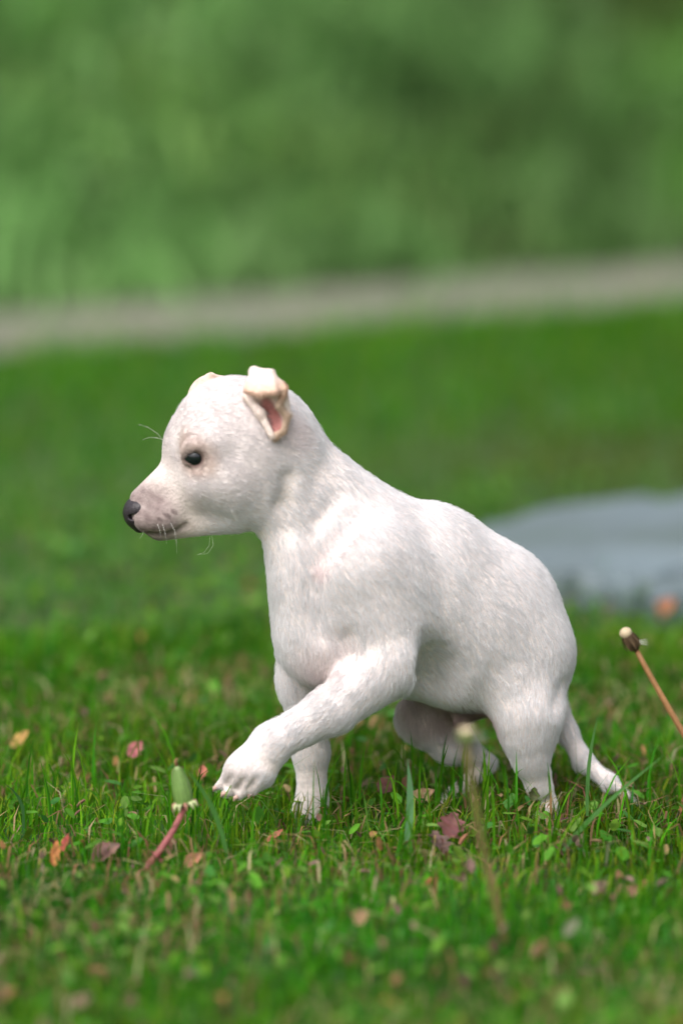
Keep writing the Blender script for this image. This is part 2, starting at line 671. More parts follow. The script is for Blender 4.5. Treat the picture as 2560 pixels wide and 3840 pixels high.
def surface_nets(Fd, lo, h):
    s = Fd < 0
    n = np.array(s.shape)
    cnt = np.zeros(n - 1, np.int8)
    for c in np.ndindex(2, 2, 2):
        cnt += s[c[0]:n[0] - 1 + c[0], c[1]:n[1] - 1 + c[1], c[2]:n[2] - 1 + c[2]]
    act = (cnt > 0) & (cnt < 8)
    idx = np.argwhere(act)
    ids = np.full(n - 1, -1, np.int32)
    ids[act] = np.arange(len(idx))
    acc = np.zeros((len(idx), 3))
    num = np.zeros(len(idx))
    for a in range(3):
        for u in (0, 1):
            for v in (0, 1):
                o0 = np.zeros(3, int)
                o0[(a + 1) % 3], o0[(a + 2) % 3] = u, v
                o1 = o0.copy()
                o1[a] = 1
                p0, p1 = idx + o0, idx + o1
                f0, f1 = Fd[tuple(p0.T)], Fd[tuple(p1.T)]
                c = (f0 < 0) != (f1 < 0)
                t = f0 / np.where(c, f0 - f1, 1)
                q = p0 + t[:, None] * (o1 - o0)
                acc[c] += q[c]
                num[c] += 1
    V = lo + h * acc / num[:, None]
    quads = []
    for a in range(3):
        b, c = (a + 1) % 3, (a + 2) % 3
        s0 = [slice(None)] * 3
        s1 = [slice(None)] * 3
        s0[a], s1[a] = slice(0, -1), slice(1, None)
        A0, A1 = s[tuple(s0)], s[tuple(s1)]
        for flip, ch in ((False, A0 & ~A1), (True, ~A0 & A1)):
            e = np.argwhere(ch)
            e = e[(e[:, b] > 0) & (e[:, c] > 0) & (e[:, b] < n[b] - 1) & (e[:, c] < n[c] - 1)]
            eb = np.zeros(3, int)
            eb[b] = 1
            ec = np.zeros(3, int)
            ec[c] = 1
            q = np.stack([ids[tuple((e - eb - ec).T)], ids[tuple((e - ec).T)], ids[tuple(e.T)], ids[tuple((e - eb).T)]], 1)
            quads.append(q[:, ::-1] if flip else q)
    return V, np.concatenate(quads)


def vnormals(V, Q):
    fn = np.cross(V[Q[:, 2]] - V[Q[:, 0]], V[Q[:, 3]] - V[Q[:, 1]])
    N = np.zeros_like(V)
    for i in range(4):
        np.add.at(N, Q[:, i], fn)
    return norm(N)


HD = -125          # depth of the head's middle plane, photo pixels
A = lambda px, w=0: ax(px) / S - w * .927     # depth at body axis, w px towards the puppy's left
B = []
# --- torso
B += [RC(1370, 2180, A(1370), 305, 1560, 2245, A(1560), 362, 50, LT, .70, flow=(1, .55)),
      RC(1560, 2245, A(1560), 362, 1790, 2345, A(1790), 326, 50, LT, .70, flow=(.55, 1)),
      RC(1790, 2345, A(1790), 322, 1945, 2470, A(1945), 205, 60, LT, .80, flow=(.75, 1)),
      RC(1250, 2350, A(1250), 220, 1330, 2480, A(1330), 150, 90, LT, .85, flow=(.1, 1)),
      RC(1190, 2150, A(1190), 150, 1205, 2420, A(1205), 130, 90, LT, 1.0, flow=(.0, 1))]
# --- neck
B += [RC(1060, 1745, HD + 20, 158, 1330, 2050, A(1330), 235, 80, YL, .85, flow=(.7, 1)),
      RC(1055, 1840, HD, 110, 1165, 2140, A(1165), 140, 100, flow=(.25, 1)),
      RC(1100, 1675, HD + 15, 75, 1450, 1985, A(1450) + 10, 112, 80, flow=(1, .85))]
# --- skull, cheeks, muzzle, jaw
B += [RC(880, 1655, HD, 250, 900, 1665, HD, 250, 60, YL, .86, flow=(1, .15)),
      RC(1000, 1645, HD, 185, 1050, 1690, HD, 160, 70, YL, .95, flow=(1, .4)),
      RC(930, 1790, HD, 190, 1000, 1800, HD, 170, 80, YL, .95, flow=(1, .5)),
      RC(760, 1815, HD, 150, 575, 1910, HD, 86, 60, YL, .80, flow=(1, -.25)),
      RC(685, 1768, HD, 78, 530, 1870, HD, 46, 40, YL, 1.0, flow=(1, -.4)),
      RC(706, 1672, HD, 88, 724, 1690, HD, 88, 60, YL, 1.1, flow=(1, -.3)),
      RC(620, 1935, HD - 42, 68, 545, 1948, HD - 34, 48, 40, flow=(1, .1)),
      RC(620, 1935, HD + 42, 68, 545, 1948, HD + 34, 48, 40, flow=(1, .1)),
      RC(860, 1925, HD, 78, 600, 1988, HD, 44, 40, YL, 1.15, flow=(1, .0)),
      RC(735, 1655, HD - 130, 50, 810, 1650, HD - 150, 50, 60, flow=(1, -.3)),
      RC(735, 1655, HD + 130, 50, 810, 1650, HD + 150, 50, 60, flow=(1, -.3)),
      RC(770, 1800, HD - 120, 60, 860, 1800, HD - 130, 70, 90, flow=(1, .1))]
# --- near foreleg, lifted
B += [RC(1400, 2130, A(1400, 190), 190, 1480, 2430, A(1480, 245), 118, 70, LT, .8, flow=(.85, 1)),
      RC(1480, 2200, A(1480, 190), 150, 1500, 2490, A(1500, 245), 85, 70, LT, .8, flow=(.6, 1)),
      RC(1486, 2500, A(1486, 245), 104, 1250, 2655, -310, 92, 40, flow=(-.9, .75)),
      RC(1480, 2450, A(1480, 245), 104, 1330, 2560, -290, 88, 45, flow=(-.6, .8)),
      RC(1250, 2655, -310, 90, 1020, 2785, -350, 74, 40, flow=(-.9, .8)),
      RC(1020, 2785, -350, 76, 920, 2890, -375, 84, 40, flow=(-.75, 1)),
      RC(925, 2870, -375, 60, 818, 2948, -350, 22, 30, flow=(-.9, 1)),
      RC(930, 2890, -385, 58, 858, 2966, -385, 29, 16, flow=(-.8, 1)),
      RC(950, 2900, -395, 58, 905, 2972, -405, 30, 16, flow=(-.6, 1)),
      RC(975, 2890, -390, 58, 955, 2955, -405, 28, 20, flow=(-.4, 1)),
      RC(1025, 2830, -365, 45, 1000, 2915, -370, 34, 40, flow=(-.3, 1))]
# --- far foreleg, standing
B += [RC(1150, 2200, A(1150, -190), 150, 1130, 2560, A(1130, -170), 92, 70, LT, .85, flow=(.1, 1)),
      RC(1130, 2540, A(1130, -170), 92, 1165, 2820, 40, 70, 40, flow=(.1, 1)),
      RC(1165, 2820, 40, 70, 1172, 3000, 30, 62, 40, flow=(0, 1)),
      RC(1170, 3000, 30, 62, 1135, 3062, 0, 52, 40, flow=(-.4, 1)),
      RC(1200, 3030, 10, 40, 1180, 3066, -20, 38, 25, flow=(-.3, 1)),
      RC(1150, 3030, 10, 40, 1100, 3058, -10, 34, 25, flow=(-.5, 1))]
# --- near hind leg
B += [RC(1985, 2460, A(1985, 130), 180, 1985, 2660, A(1985, 190), 126, 70, LT, .75, flow=(.35, 1)),
      RC(1930, 2560, A(1930, 180), 120, 1970, 2740, A(1970, 200), 100, 60, LT, .8, flow=(.0, 1)),
      RC(1985, 2660, A(1985, 190), 126, 1988, 2840, A(1988, 190), 72, 50, flow=(.05, 1)),
      RC(1988, 2830, A(1988, 190), 72, 2010, 2950, A(2010, 180), 50, 40, flow=(.1, 1)),
      RC(2035, 2890, A(2035, 180), 34, 2062, 3030, A(2062, 190), 36, 30, flow=(.1, 1)),
      RC(2062, 3030, A(2062, 190), 38, 2030, 3064, A(2030, 240), 36, 25, flow=(-.3, 1))]
# --- far hind leg, knee forward
B += [RC(1850, 2480, A(1850, -150), 190, 1590, 2690, A(1600, -190), 100, 70, LT, .75, flow=(-.5, 1)),
      RC(1575, 2690, A(1575, -190), 96, 1690, 2780, A(1690, -190), 88, 40, flow=(.6, .8)),
      RC(1690, 2785, A(1690, -190), 84, 1822, 2858, A(1822, -170), 40, 40, flow=(.8, .6)),
      RC(1825, 2862, A(1822, -170), 38, 1700, 2985, A(1700, -170), 42, 25, flow=(-.8, 1)),
      RC(1705, 2985, A(1700, -170), 42, 1645, 3028, A(1640, -140), 36, 25, flow=(-.8, .6))]
# --- tail
B += [RC(2070, 2600, A(2060) + 20, 60, 2118, 2735, A(2060) + 30, 46, 50, flow=(.35, 1)),
      RC(2118, 2735, A(2060) + 30, 46, 2180, 2845, A(2060) - 10, 40, 30, flow=(.6, 1)),
      RC(2180, 2845, A(2060) - 10, 40, 2275, 2925, A(2060) - 60, 32, 30, flow=(.9, .8)),
      RC(2275, 2925, A(2060) - 60, 32, 2400, 3012, A(2060) - 110, 9, 30, flow=(1, .7))]
# --- groin
B += [RC(1830, 2600, A(1830), 60, 1715, 2705, A(1715), 30, 50, flow=(-.7, 1), tag='bare')]


def level(p):
    """blended field of the body at points (n,3)"""
    f = np.full(len(p), .03)
    for q in B:
        f = smin(f, q.d(p), q.k)
    return f + SHRINK


SHRINK = .0013


def surf(px, py, start=-520, side=-1):
    """depth (photo px) where the line of sight first meets the body"""
    d = np.arange(start, start + 600, 2.0) if side < 0 else np.arange(start, start - 600, -2.0)
    f = level(np.array([P(px, py, q * S) for q in d]))
    i = np.argmax(f < 0)
    return float(d[i]) if f[i] < 0 else None


def crease(pts, r, k, sink=0.0):
    """shallow groove that follows the surface; sink > 0 goes deeper"""
    q = [(x, y, surf(x, y)) for x, y in pts]
    q = [(x, y, d - r + sink) for x, y, d in q if d is not None]
    return [RC(*a, r, *b_, r, k, op='-') for a, b_ in zip(q[:-1], q[1:])], q


CUT = []
for pts, r, k, sk in [([(1268, 1850), (1215, 1930), (1145, 2030)], 18, 34, 8),
                      ([(1345, 1935), (1270, 2020), (1205, 2110)], 18, 34, 8),
                      ([(1085, 1800), (1062, 1900), (1090, 1990)], 24, 50, 6),
                      ([(1170, 2090), (1165, 2200), (1190, 2380)], 26, 56, 6),
                      ([(1290, 2400), (1318, 2470), (1300, 2520)], 30, 50, 14),
                      ([(1600, 2390), (1598, 2480), (1585, 2570)], 22, 44, 10),
                      ([(2120, 2560), (2090, 2640)], 24, 40, 8)]:
    CUT += crease(pts, r, k, sk)[0]
CUT += crease([(1630, 2490), (1640, 2540), (1630, 2590)], 60, 100, 20)[0]
mc, mouth = crease([(528, 1992), (560, 2000), (600, 2003), (640, 1997), (674, 1984), (698, 1968)], 8, 10, 9)
CUT += mc
for pts in ([(866, 2912), (846, 2950), (824, 2985)], [(916, 2918), (890, 2960), (872, 2998)], [(962, 2915), (938, 2955), (922, 2998)]):
    CUT += crease(pts, 9, 14, 9)[0]
CUT.append(RC(1008, 1505, -296, 24, 1034, 1605, -322, 14, 16, op='-'))       # the ear's opening
ED = surf(734, 1711) + 37
ER = 44 * S
EYE = P(734, 1711, ED * S)
ED2 = 2 * HD - ED
EYE2 = P(734, 1711, ED2 * S)
for e in (EYE, EYE2):
    CUT.append(Prim(e, e, ER * 1.02, ER * 1.02, 8 * S, op='-'))
for sgn, ez in ((-1, ED), (1, ED2)):       # soft fold of the brow over the eye
    fold = [(686, 1692, ez + sgn * 24), (708, 1672, ez + sgn * 34), (742, 1668, ez + sgn * 36), (780, 1686, ez + sgn * 30)]
    BROW = [RC(*a, 12, *b_, 12, 26, flow=(1, -.2)) for a, b_ in zip(fold[:-1], fold[1:])]
    CUT += BROW
# eyelids: rolled rims round the opening
LIDS = []
for sgn, ez in ((-1, ED), (1, ED2)):
    pts = []
    for t in np.linspace(0, 2 * math.pi, 17):
        x = 734 + 38 * math.cos(t)
        y = 1712 - (28 if math.sin(t) > 0 else 36) * math.sin(t)
        if math.cos(t) < -.75:
            x -= 8
            y += 4
        r2 = 44 ** 2 - (x - 734) ** 2 - (y - 1711) ** 2
        pts.append((x, y, ez + sgn * (math.sqrt(max(r2, 60)) + 1)))
    for a, b in zip(pts[:-1], pts[1:]):
        LIDS.append(RC(*a, 8, *b, 8, 8, flow=(1, 0), tag='lid'))

H = .00125
Fd, lo = field(B + CUT + LIDS, H, shrink_after=len(B))
Vb, Qb = surface_nets(Fd, lo, H)
Nb = vnormals(Vb, Qb)
# a little relaxing
for _ in range(2):
    acc = np.zeros_like(Vb)
    num = np.zeros(len(Vb))
    for i in range(4):
        j = (i + 1) % 4
        np.add.at(acc, Qb[:, i], Vb[Qb[:, j]])
        np.add.at(num, Qb[:, i], 1)
        np.add.at(acc, Qb[:, j], Vb[Qb[:, i]])
        np.add.at(num, Qb[:, j], 1)
    Vb = Vb * .5 + .5 * acc / num[:, None]
# soften the joins of the trunk, neck, shoulder and thigh (not the face, paws and tail)
soft = np.maximum.reduce([1 - smoothstep(220, 420, np.linalg.norm(Vb - P(x, y, A(x) * S), axis=1) / S) for x, y in
                          ((1180, 2020), (1330, 2150), (1500, 2200), (1680, 2300), (1850, 2400), (1950, 2480))])
soft *= smoothstep(300, 380, np.linalg.norm(Vb - P(870, 1700, HD * S), axis=1) / S)
for _ in range(32):
    acc = np.zeros_like(Vb)
    for i in range(4):
        j = (i + 1) % 4
        for c_ in range(3):
            acc[:, c_] += np.bincount(Qb[:, i], Vb[Qb[:, j], c_], len(Vb)) + np.bincount(Qb[:, j], Vb[Qb[:, i], c_], len(Vb))
    Vb = Vb + (.75 * soft)[:, None] * (acc / num[:, None] - Vb)
Nb = vnormals(Vb, Qb)
print([ (x,y,surf(x,y)) for x,y in ((948,1388),(930,1500),(1030,1640),(1078,1560),(1010,1530),(1062,1458),(600,2003),(560,2000),(890,1410))])
print('body', len(Vb), time.time() - T0)


def blob(V, px, py, dep, r0, r1):
    """soft pigment spot: 1 inside r0, 0 outside r1 (photo pixels)"""
    d = np.linalg.norm(V - P(px, py, dep * S), axis=1) / S
    return 1 - smoothstep(r0, r1, d)


def segd(V, pts):
    """distance (photo px) to a polyline of (px, py, depth)"""
    d = np.full(len(V), 1e9)
    for a, b in zip(pts[:-1], pts[1:]):
        a, b = P(a[0], a[1], a[2] * S), P(b[0], b[1], b[2] * S)
        t = np.clip(((V - a) @ (b - a)) / ((b - a) @ (b - a)), 0, 1)
        d = np.minimum(d, np.linalg.norm(V - a - t[:, None] * (b - a), axis=1))
    return d / S


WHITE = np.array([.80, .79, .805])


def pigment(V):
    """own colours of coat and skin, painted shade at the groin, and coat length (m)"""
    n = len(V)
    c = np.tile(WHITE, (n, 1)) * (1 + .03 * wobble(V, 120, 4))[:, None]
    skin = np.tile(np.array([.80, .70, .67]), (n, 1))
    L = np.full(n, .0068)

    def mix(w, col):
        c[:] = c * (1 - w[:, None]) + np.array(col) * w[:, None]
        skin[:] = skin * (1 - w[:, None]) + np.array(col) * .9 * w[:, None]
    mix(.55 * blob(V, 800, 1640, HD - 60, 200, 330), (.74, .675, .67))
    mz = blob(V, 560, 1910, HD, 110, 290)
    mix(.6 * mz, (.80, .66, .61))
    mix(.85 * blob(V, 535, 1945, HD - 60, 85, 185) * (.9 + .1 * wobble(V, 700, 9)), (.17, .115, .115))
    spots = smoothstep(.55, .9, wobble(V, 1100, 21)) * np.maximum(blob(V, 620, 1940, HD - 90, 30, 75), blob(V, 560, 1960, HD - 70, 30, 60))
    mix(.7 * spots, (.12, .08, .08))
    m = segd(V, mouth)
    front = 1 - .55 * smoothstep(640, 700, V[:, 0] / S + 1280)
    mix(.96 * front * (1 - smoothstep(10, 21, m)), (.04, .032, .03))
    mix(.35 * (1 - smoothstep(14, 45, m)), (.45, .36, .30))
    for sg in (-1, 1):
        e = np.linalg.norm(V - P(734, 1711, (HD + sg * (HD - ED + 20)) * S), axis=1) / S
        mix(.6 * (1 - smoothstep(50, 105, e)), (.52, .36, .29))
        mix(.7 * blob(V, 690, 1716, HD + sg * (HD - ED + 12), 6, 26), (.14, .08, .07))
        mix(.5 * blob(V, 800, 1755, HD + sg * 165, 10, 60), (.66, .55, .45))
        mix(.5 * blob(V, 700, 1640, HD + sg * 130, 10, 60), (.68, .54, .46))
        mix(.9 * (1 - smoothstep(38, 54, e)), (.13, .075, .065))
    mix(.4 * blob(V, 1120, 1620, HD - 170, 40, 130), (.80, .68, .67))
    # pink skin showing through in the folds and on the belly, then the darkened groin
    for q in ([(1275, 1850, A(1275, 235)), (1140, 2040, A(1140, 175))], [(1345, 1945, A(1345, 240)), (1200, 2130, A(1200, 170))]):
        mix(.4 * (1.1 - 1.1 * smoothstep(12, 55, segd(V, q))), (.76, .58, .58))
    mix(.45 * blob(V, 1230, 2500, A(1230, 120), 60, 200), (.80, .68, .66))
    mix(.9 * blob(V, 1770, 2680, A(1770), 70, 190), (.22, .13, .13))  # dark groin skin, with shade between the hind legs painted in
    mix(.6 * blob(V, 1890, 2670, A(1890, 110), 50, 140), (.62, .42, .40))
    mix(.65 * blob(V, 1590, 2650, A(1590, -120), 60, 170), (.42, .30, .27))  # shade by the far thigh, put into the coat colour
    mix(.35 * blob(V, 880, 2940, -400, 60, 140), (.82, .70, .66))
    mix(.9 * blob(V, 890, 3000, -400, 14, 34), (.05, .04, .04))
    mix(.9 * blob(V, 940, 2995, -400, 14, 34), (.05, .04, .04))
    mix(.9 * (1 - smoothstep(20, 34, segd(V, [(1008, 1505, -280), (1034, 1605, -312)]))), (.48, .16, .15))
    # coat length
    hd = blob(V, 800, 1720, HD, 250, 420)
    L[:] = L * (1 - hd) + .0048 * hd
    L[:] = np.where(mz > 0, L * (1 - mz) + .0020 * mz, L)
    for q in ((900, 2920, -380, 130, 330), (1150, 3030, 20, 150, 400), (1700, 2950, A(1700, -170), 130, 260), (2040, 2990, A(2040, 190), 100, 260)):
        w = blob(V, *q)
        L[:] = L * (1 - w) + .0036 * w
    w = blob(V, 1780, 2670, A(1780), 60, 150)
    L[:] = L * (1 - .6 * w)
    for e in (EYE, EYE2):
        w = 1 - smoothstep(40, 80, np.linalg.norm(V - e, axis=1) / S)
        L[:] = L * (1 - .6 * w)
    return np.clip(c, .004, .95), np.clip(skin, .004, .9), L


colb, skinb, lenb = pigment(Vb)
# flow of the coat, blended from the limbs near each point
flow = np.zeros_like(Vb)
for p in B:
    d = p.d(Vb)
    w = np.exp(-np.abs(d) / .006)
    flow += w[:, None] * p.flow
flow = norm(flow)
# hair-free: eye openings
bald = np.zeros(len(Vb), bool)
for e in (EYE, EYE2):
    bald |= np.linalg.norm(Vb - e, axis=1) < ER * 1.12
bald |= segd(Vb, mouth) < 11
bald |= segd(Vb, [(1008, 1505, -290), (1034, 1605, -316)]) < 26

BASE = P(1500, 3090, 0)
BASE[2] = 0
puppy = empty('puppy', BASE, label='white short haired puppy stepping through the lawn with one forepaw lifted', category='puppy')


def local(V):
    return V - BASE


obj('body', mesh_np('body', local(Vb), Qb, {'col': skinb}), M_SKIN, puppy)


# ---- ears: thin folded flaps
def tri_d(p, a, b, c):
    ba, pa, cb, pb, ac, pc = b - a, p - a, c - b, p - b, a - c, p - c
    nor = np.cross(ba, ac)
    def s(v, w):
        return np.sign(w @ np.cross(v, nor))
    ins = s(ba, pa) + s(cb, pb) + s(ac, pc) < 2
    def e(v, w):
        t = np.clip((w @ v) / (v @ v), 0, 1)
        q = w - t[..., None] * v
        return (q * q).sum(-1)
    ed = np.minimum(np.minimum(e(ba, pa), e(cb, pb)), e(ac, pc))
    pl = (pa @ nor) ** 2 / (nor @ nor)
    return np.sqrt(np.where(ins, ed, pl))


class Tri:
    op = '+'

    def __init__(s, a, b, c, t, k, flow):
        s.v = [P(q[0], q[1], q[2] * S) for q in (a, b, c)]
        s.t, s.k = t * S, k * S
        s.flow = norm(np.array([flow[0], 0, -flow[1]], float))

    def box(s):
        return np.min(s.v, 0) - s.t, np.max(s.v, 0) + s.t

    def d(s, p):
        return tri_d(p, *s.v) - s.t


D_, C_ = (948, 1386, -285), (1066, 1456, -318)
R_ = (1012, 1398, -300)
A_, B_, E_, K_ = (1030, 1642, -318), (1084, 1560, -285), (930, 1500, -262), (1020, 1555, -268)
F_, G1, G2 = (921, 1464, -345), (975, 1476, -368), (1030, 1468, -370)
RIM = [(1066, 1460, -335), (1042, 1522, -338), (1074, 1562, -325), (1064, 1612, -330), (1030, 1644, -328)]
near = [Tri(E_, D_, R_, 9, 14, (0, -1)), Tri(E_, R_, C_, 9, 14, (0, -1)), Tri(E_, C_, K_, 9, 10, (.4, -1)), Tri(C_, B_, K_, 9, 10, (.4, -1)),
        Tri(K_, B_, A_, 9, 10, (.4, -1)), Tri(RIM[1], B_, RIM[2], 8, 10, (.4, -1)), Tri(RIM[0], B_, RIM[1], 8, 10, (.4, -1)), Tri(RIM[2], B_, RIM[3], 8, 10, (.4, -1)),
        Tri(D_, F_, G1, 10, 14, (.2, 1)), Tri(D_, G1, R_, 10, 14, (.3, 1)), Tri(R_, G1, G2, 10, 14, (.3, 1)), Tri(R_, G2, C_, 10, 14, (.5, 1)),
        RC(925, 1485, -285, 18, 975, 1548, -318, 16, 20, flow=(.5, 1)), RC(975, 1548, -318, 16, 1018, 1632, -334, 13, 20, flow=(.5, 1)),
        RC(1012, 1530, -280, 7, 1032, 1592, -285, 7, 8, flow=(0, 1)), RC(1000, 1560, -290, 7, 1028, 1575, -285, 7, 8, flow=(0, 1))]
near += [RC(*a, 9, *b_, 9, 10, flow=(0, 1)) for a, b_ in zip(RIM[:-1], RIM[1:])]
fz = HD + 150
far = [RC(792, 1490, fz, 88, 835, 1492, fz - 10, 84, 20, YL, .15, flow=(-.6, 1)),
       RC(715, 1495, fz - 6, 10, 792, 1410, fz + 4, 10, 14, flow=(-.6, 1))]


def ear(name, prims, label, inner):
    Fe, le = field(prims, .0006)
    V, Q = surface_nets(Fe, le, .0006)
    deg = np.bincount(Q.ravel(), minlength=len(V)) * 2.0
    for _ in range(14):
        acc = np.zeros_like(V)
        for i in range(4):
            j = (i + 1) % 4
            for c_ in range(3):
                acc[:, c_] += np.bincount(Q[:, i], V[Q[:, j], c_], len(V)) + np.bincount(Q[:, j], V[Q[:, i], c_], len(V))
        V = V + .5 * (acc / deg[:, None] - V)
    N = vnormals(V, Q)
    c = np.tile(np.array([.80, .71, .66]), (len(V), 1))
    s = np.tile(np.array([.80, .66, .60]), (len(V), 1))
    L = np.full(len(V), .0026)

    def mix(w, col, sk=None):
        c[:] = c * (1 - w[:, None]) + np.array(col) * w[:, None]
        s[:] = s * (1 - w[:, None]) + np.array(sk or col) * w[:, None]
    keep = np.ones(len(V), bool)
    if inner:
        rim = segd(V, RIM)
        mix(.75 * (1 - smoothstep(12, 30, rim)), (.50, .35, .23))
        ed = segd(V, [F_, G1, G2, C_])
        mix(.75 * (1 - smoothstep(10, 60, ed)), (.66, .44, .32))
        pk = (1 - smoothstep(22, 42, segd(V, [(1005, 1495, -268), (1025, 1560, -270), (1036, 1615, -300)])))
        pk *= smoothstep(12, 22, rim)
        mix(.9 * pk, (.44, .15, .14))
        keep = pk < .3
    else:
        ed = segd(V, [(704, 1495, fz), (735, 1445, fz), (792, 1402, fz), (850, 1406, fz)])
        mix(.5 * (1 - smoothstep(8, 40, ed)), (.72, .56, .44))
    fl = np.zeros_like(V)
    for p in prims:
        fl += np.exp(-np.abs(p.d(V)) / .003)[:, None] * p.flow
    obj(name, mesh_np(name, local(V), Q, {'col': s}), M_SKIN, puppy, label=label)
    return V, Q, N, c, L, norm(fl), ~keep


ear1 = ear('ear', near, 'folded ear with tan rim and pink inside', True)
ear2 = ear('ear', far, 'folded tip of the far ear', False)

# ---- nose
NS = [RC(507, 1918, HD, 44, 512, 1930, HD, 44, 20, YL, 1.12), RC(512, 1935, HD, 34, 524, 1978, HD, 20, 30, YL, 1.1),
      RC(520, 1905, HD - 30, 29, 536, 1908, HD - 34, 27, 25), RC(520, 1905, HD + 30, 29, 536, 1908, HD + 34, 27, 25),
      RC(500, 1890, HD, 18, 520, 1884, HD, 20, 25)]
for sg in (-1, 1):
    NS += [RC(496, 1936, HD + sg * 38, 12, 518, 1940, HD + sg * 56, 12, 8, op='-'), RC(520, 1938, HD + sg * 58, 7, 538, 1932, HD + sg * 58, 4, 6, op='-')]
NS.append(RC(468, 1930, HD, 3, 490, 1985, HD, 4, 6, op='-'))
Fn, ln = field(NS, .0004)
Vn, Qn = surface_nets(Fn, ln, .0004)
obj('nose', mesh_np('nose', local(Vn), Qn), M_NOSE, puppy, label='dark grey nose with curved nostrils')


# ---- eyes
def uv_sphere(r, nu=32, nv=20):
    V, F, Tt = [], [], []
    for i in range(nv + 1):
        ph = math.pi * i / nv
        for j in range(nu):
            th = 2 * math.pi * j / nu
            V.append((r * math.sin(ph) * math.cos(th), r * math.sin(ph) * math.sin(th), r * math.cos(ph)))
    for i in range(nv):
        for j in range(nu):
            F.append((i * nu + j, (i + 1) * nu + j, (i + 1) * nu + (j + 1) % nu, i * nu + (j + 1) % nu))
    return np.array(V), np.array(F)


ev, ef = uv_sphere(ER)
eme = mesh_np('eye', ev, ef)
for e in (EYE, EYE2):
    o = obj('eye', eme, M_EYE, puppy)
    o.location = local(e)

# ---- claws
def tube(pts, radii, seg=8, cap=True):
    pts = np.asarray(pts, float)
    n = len(pts)
    V, F = [], []
    tan = norm(np.gradient(pts, axis=0))
    ref = np.array([0.3, 1, 0.2])
    for i in range(n):
        u = norm(np.cross(tan[i], ref))
        v = np.cross(tan[i], u)
        for j in range(seg):
            t = 2 * math.pi * j / seg
            V.append(pts[i] + radii[i] * (math.cos(t) * u + math.sin(t) * v))
    for i in range(n - 1):
        for j in range(seg):
            F.append((i * seg + j, i * seg + (j + 1) % seg, (i + 1) * seg + (j + 1) % seg, (i + 1) * seg + j))
    V += [pts[0], pts[-1]]
    T = []
    for j in range(seg):
        T += [(n * seg, (j + 1) % seg, j), (n * seg + 1, (n - 1) * seg + j, (n - 1) * seg + (j + 1) % seg)]
    return np.array(V), [np.array(F), np.array(T)]


for (a, b_) in [((815, 2950, -352), (800, 2968, -352)), ((848, 2972, -392), (828, 2990, -396)), ((893, 2985, -412), (876, 3006, -416)), ((945, 2972, -412), (930, 2996, -418))]:
    a, b_ = P(a[0], a[1], a[2] * S), P(b_[0], b_[1], b_[2] * S)
    md = (a + b_) / 2 + np.array([-.0006, 0, .0004])
    v, f = tube(local(np.array([a, md, b_])), [.0016, .0013, .0003], 8)
    obj('claw', mesh_np('claw', v, f), M_CLAW, puppy)


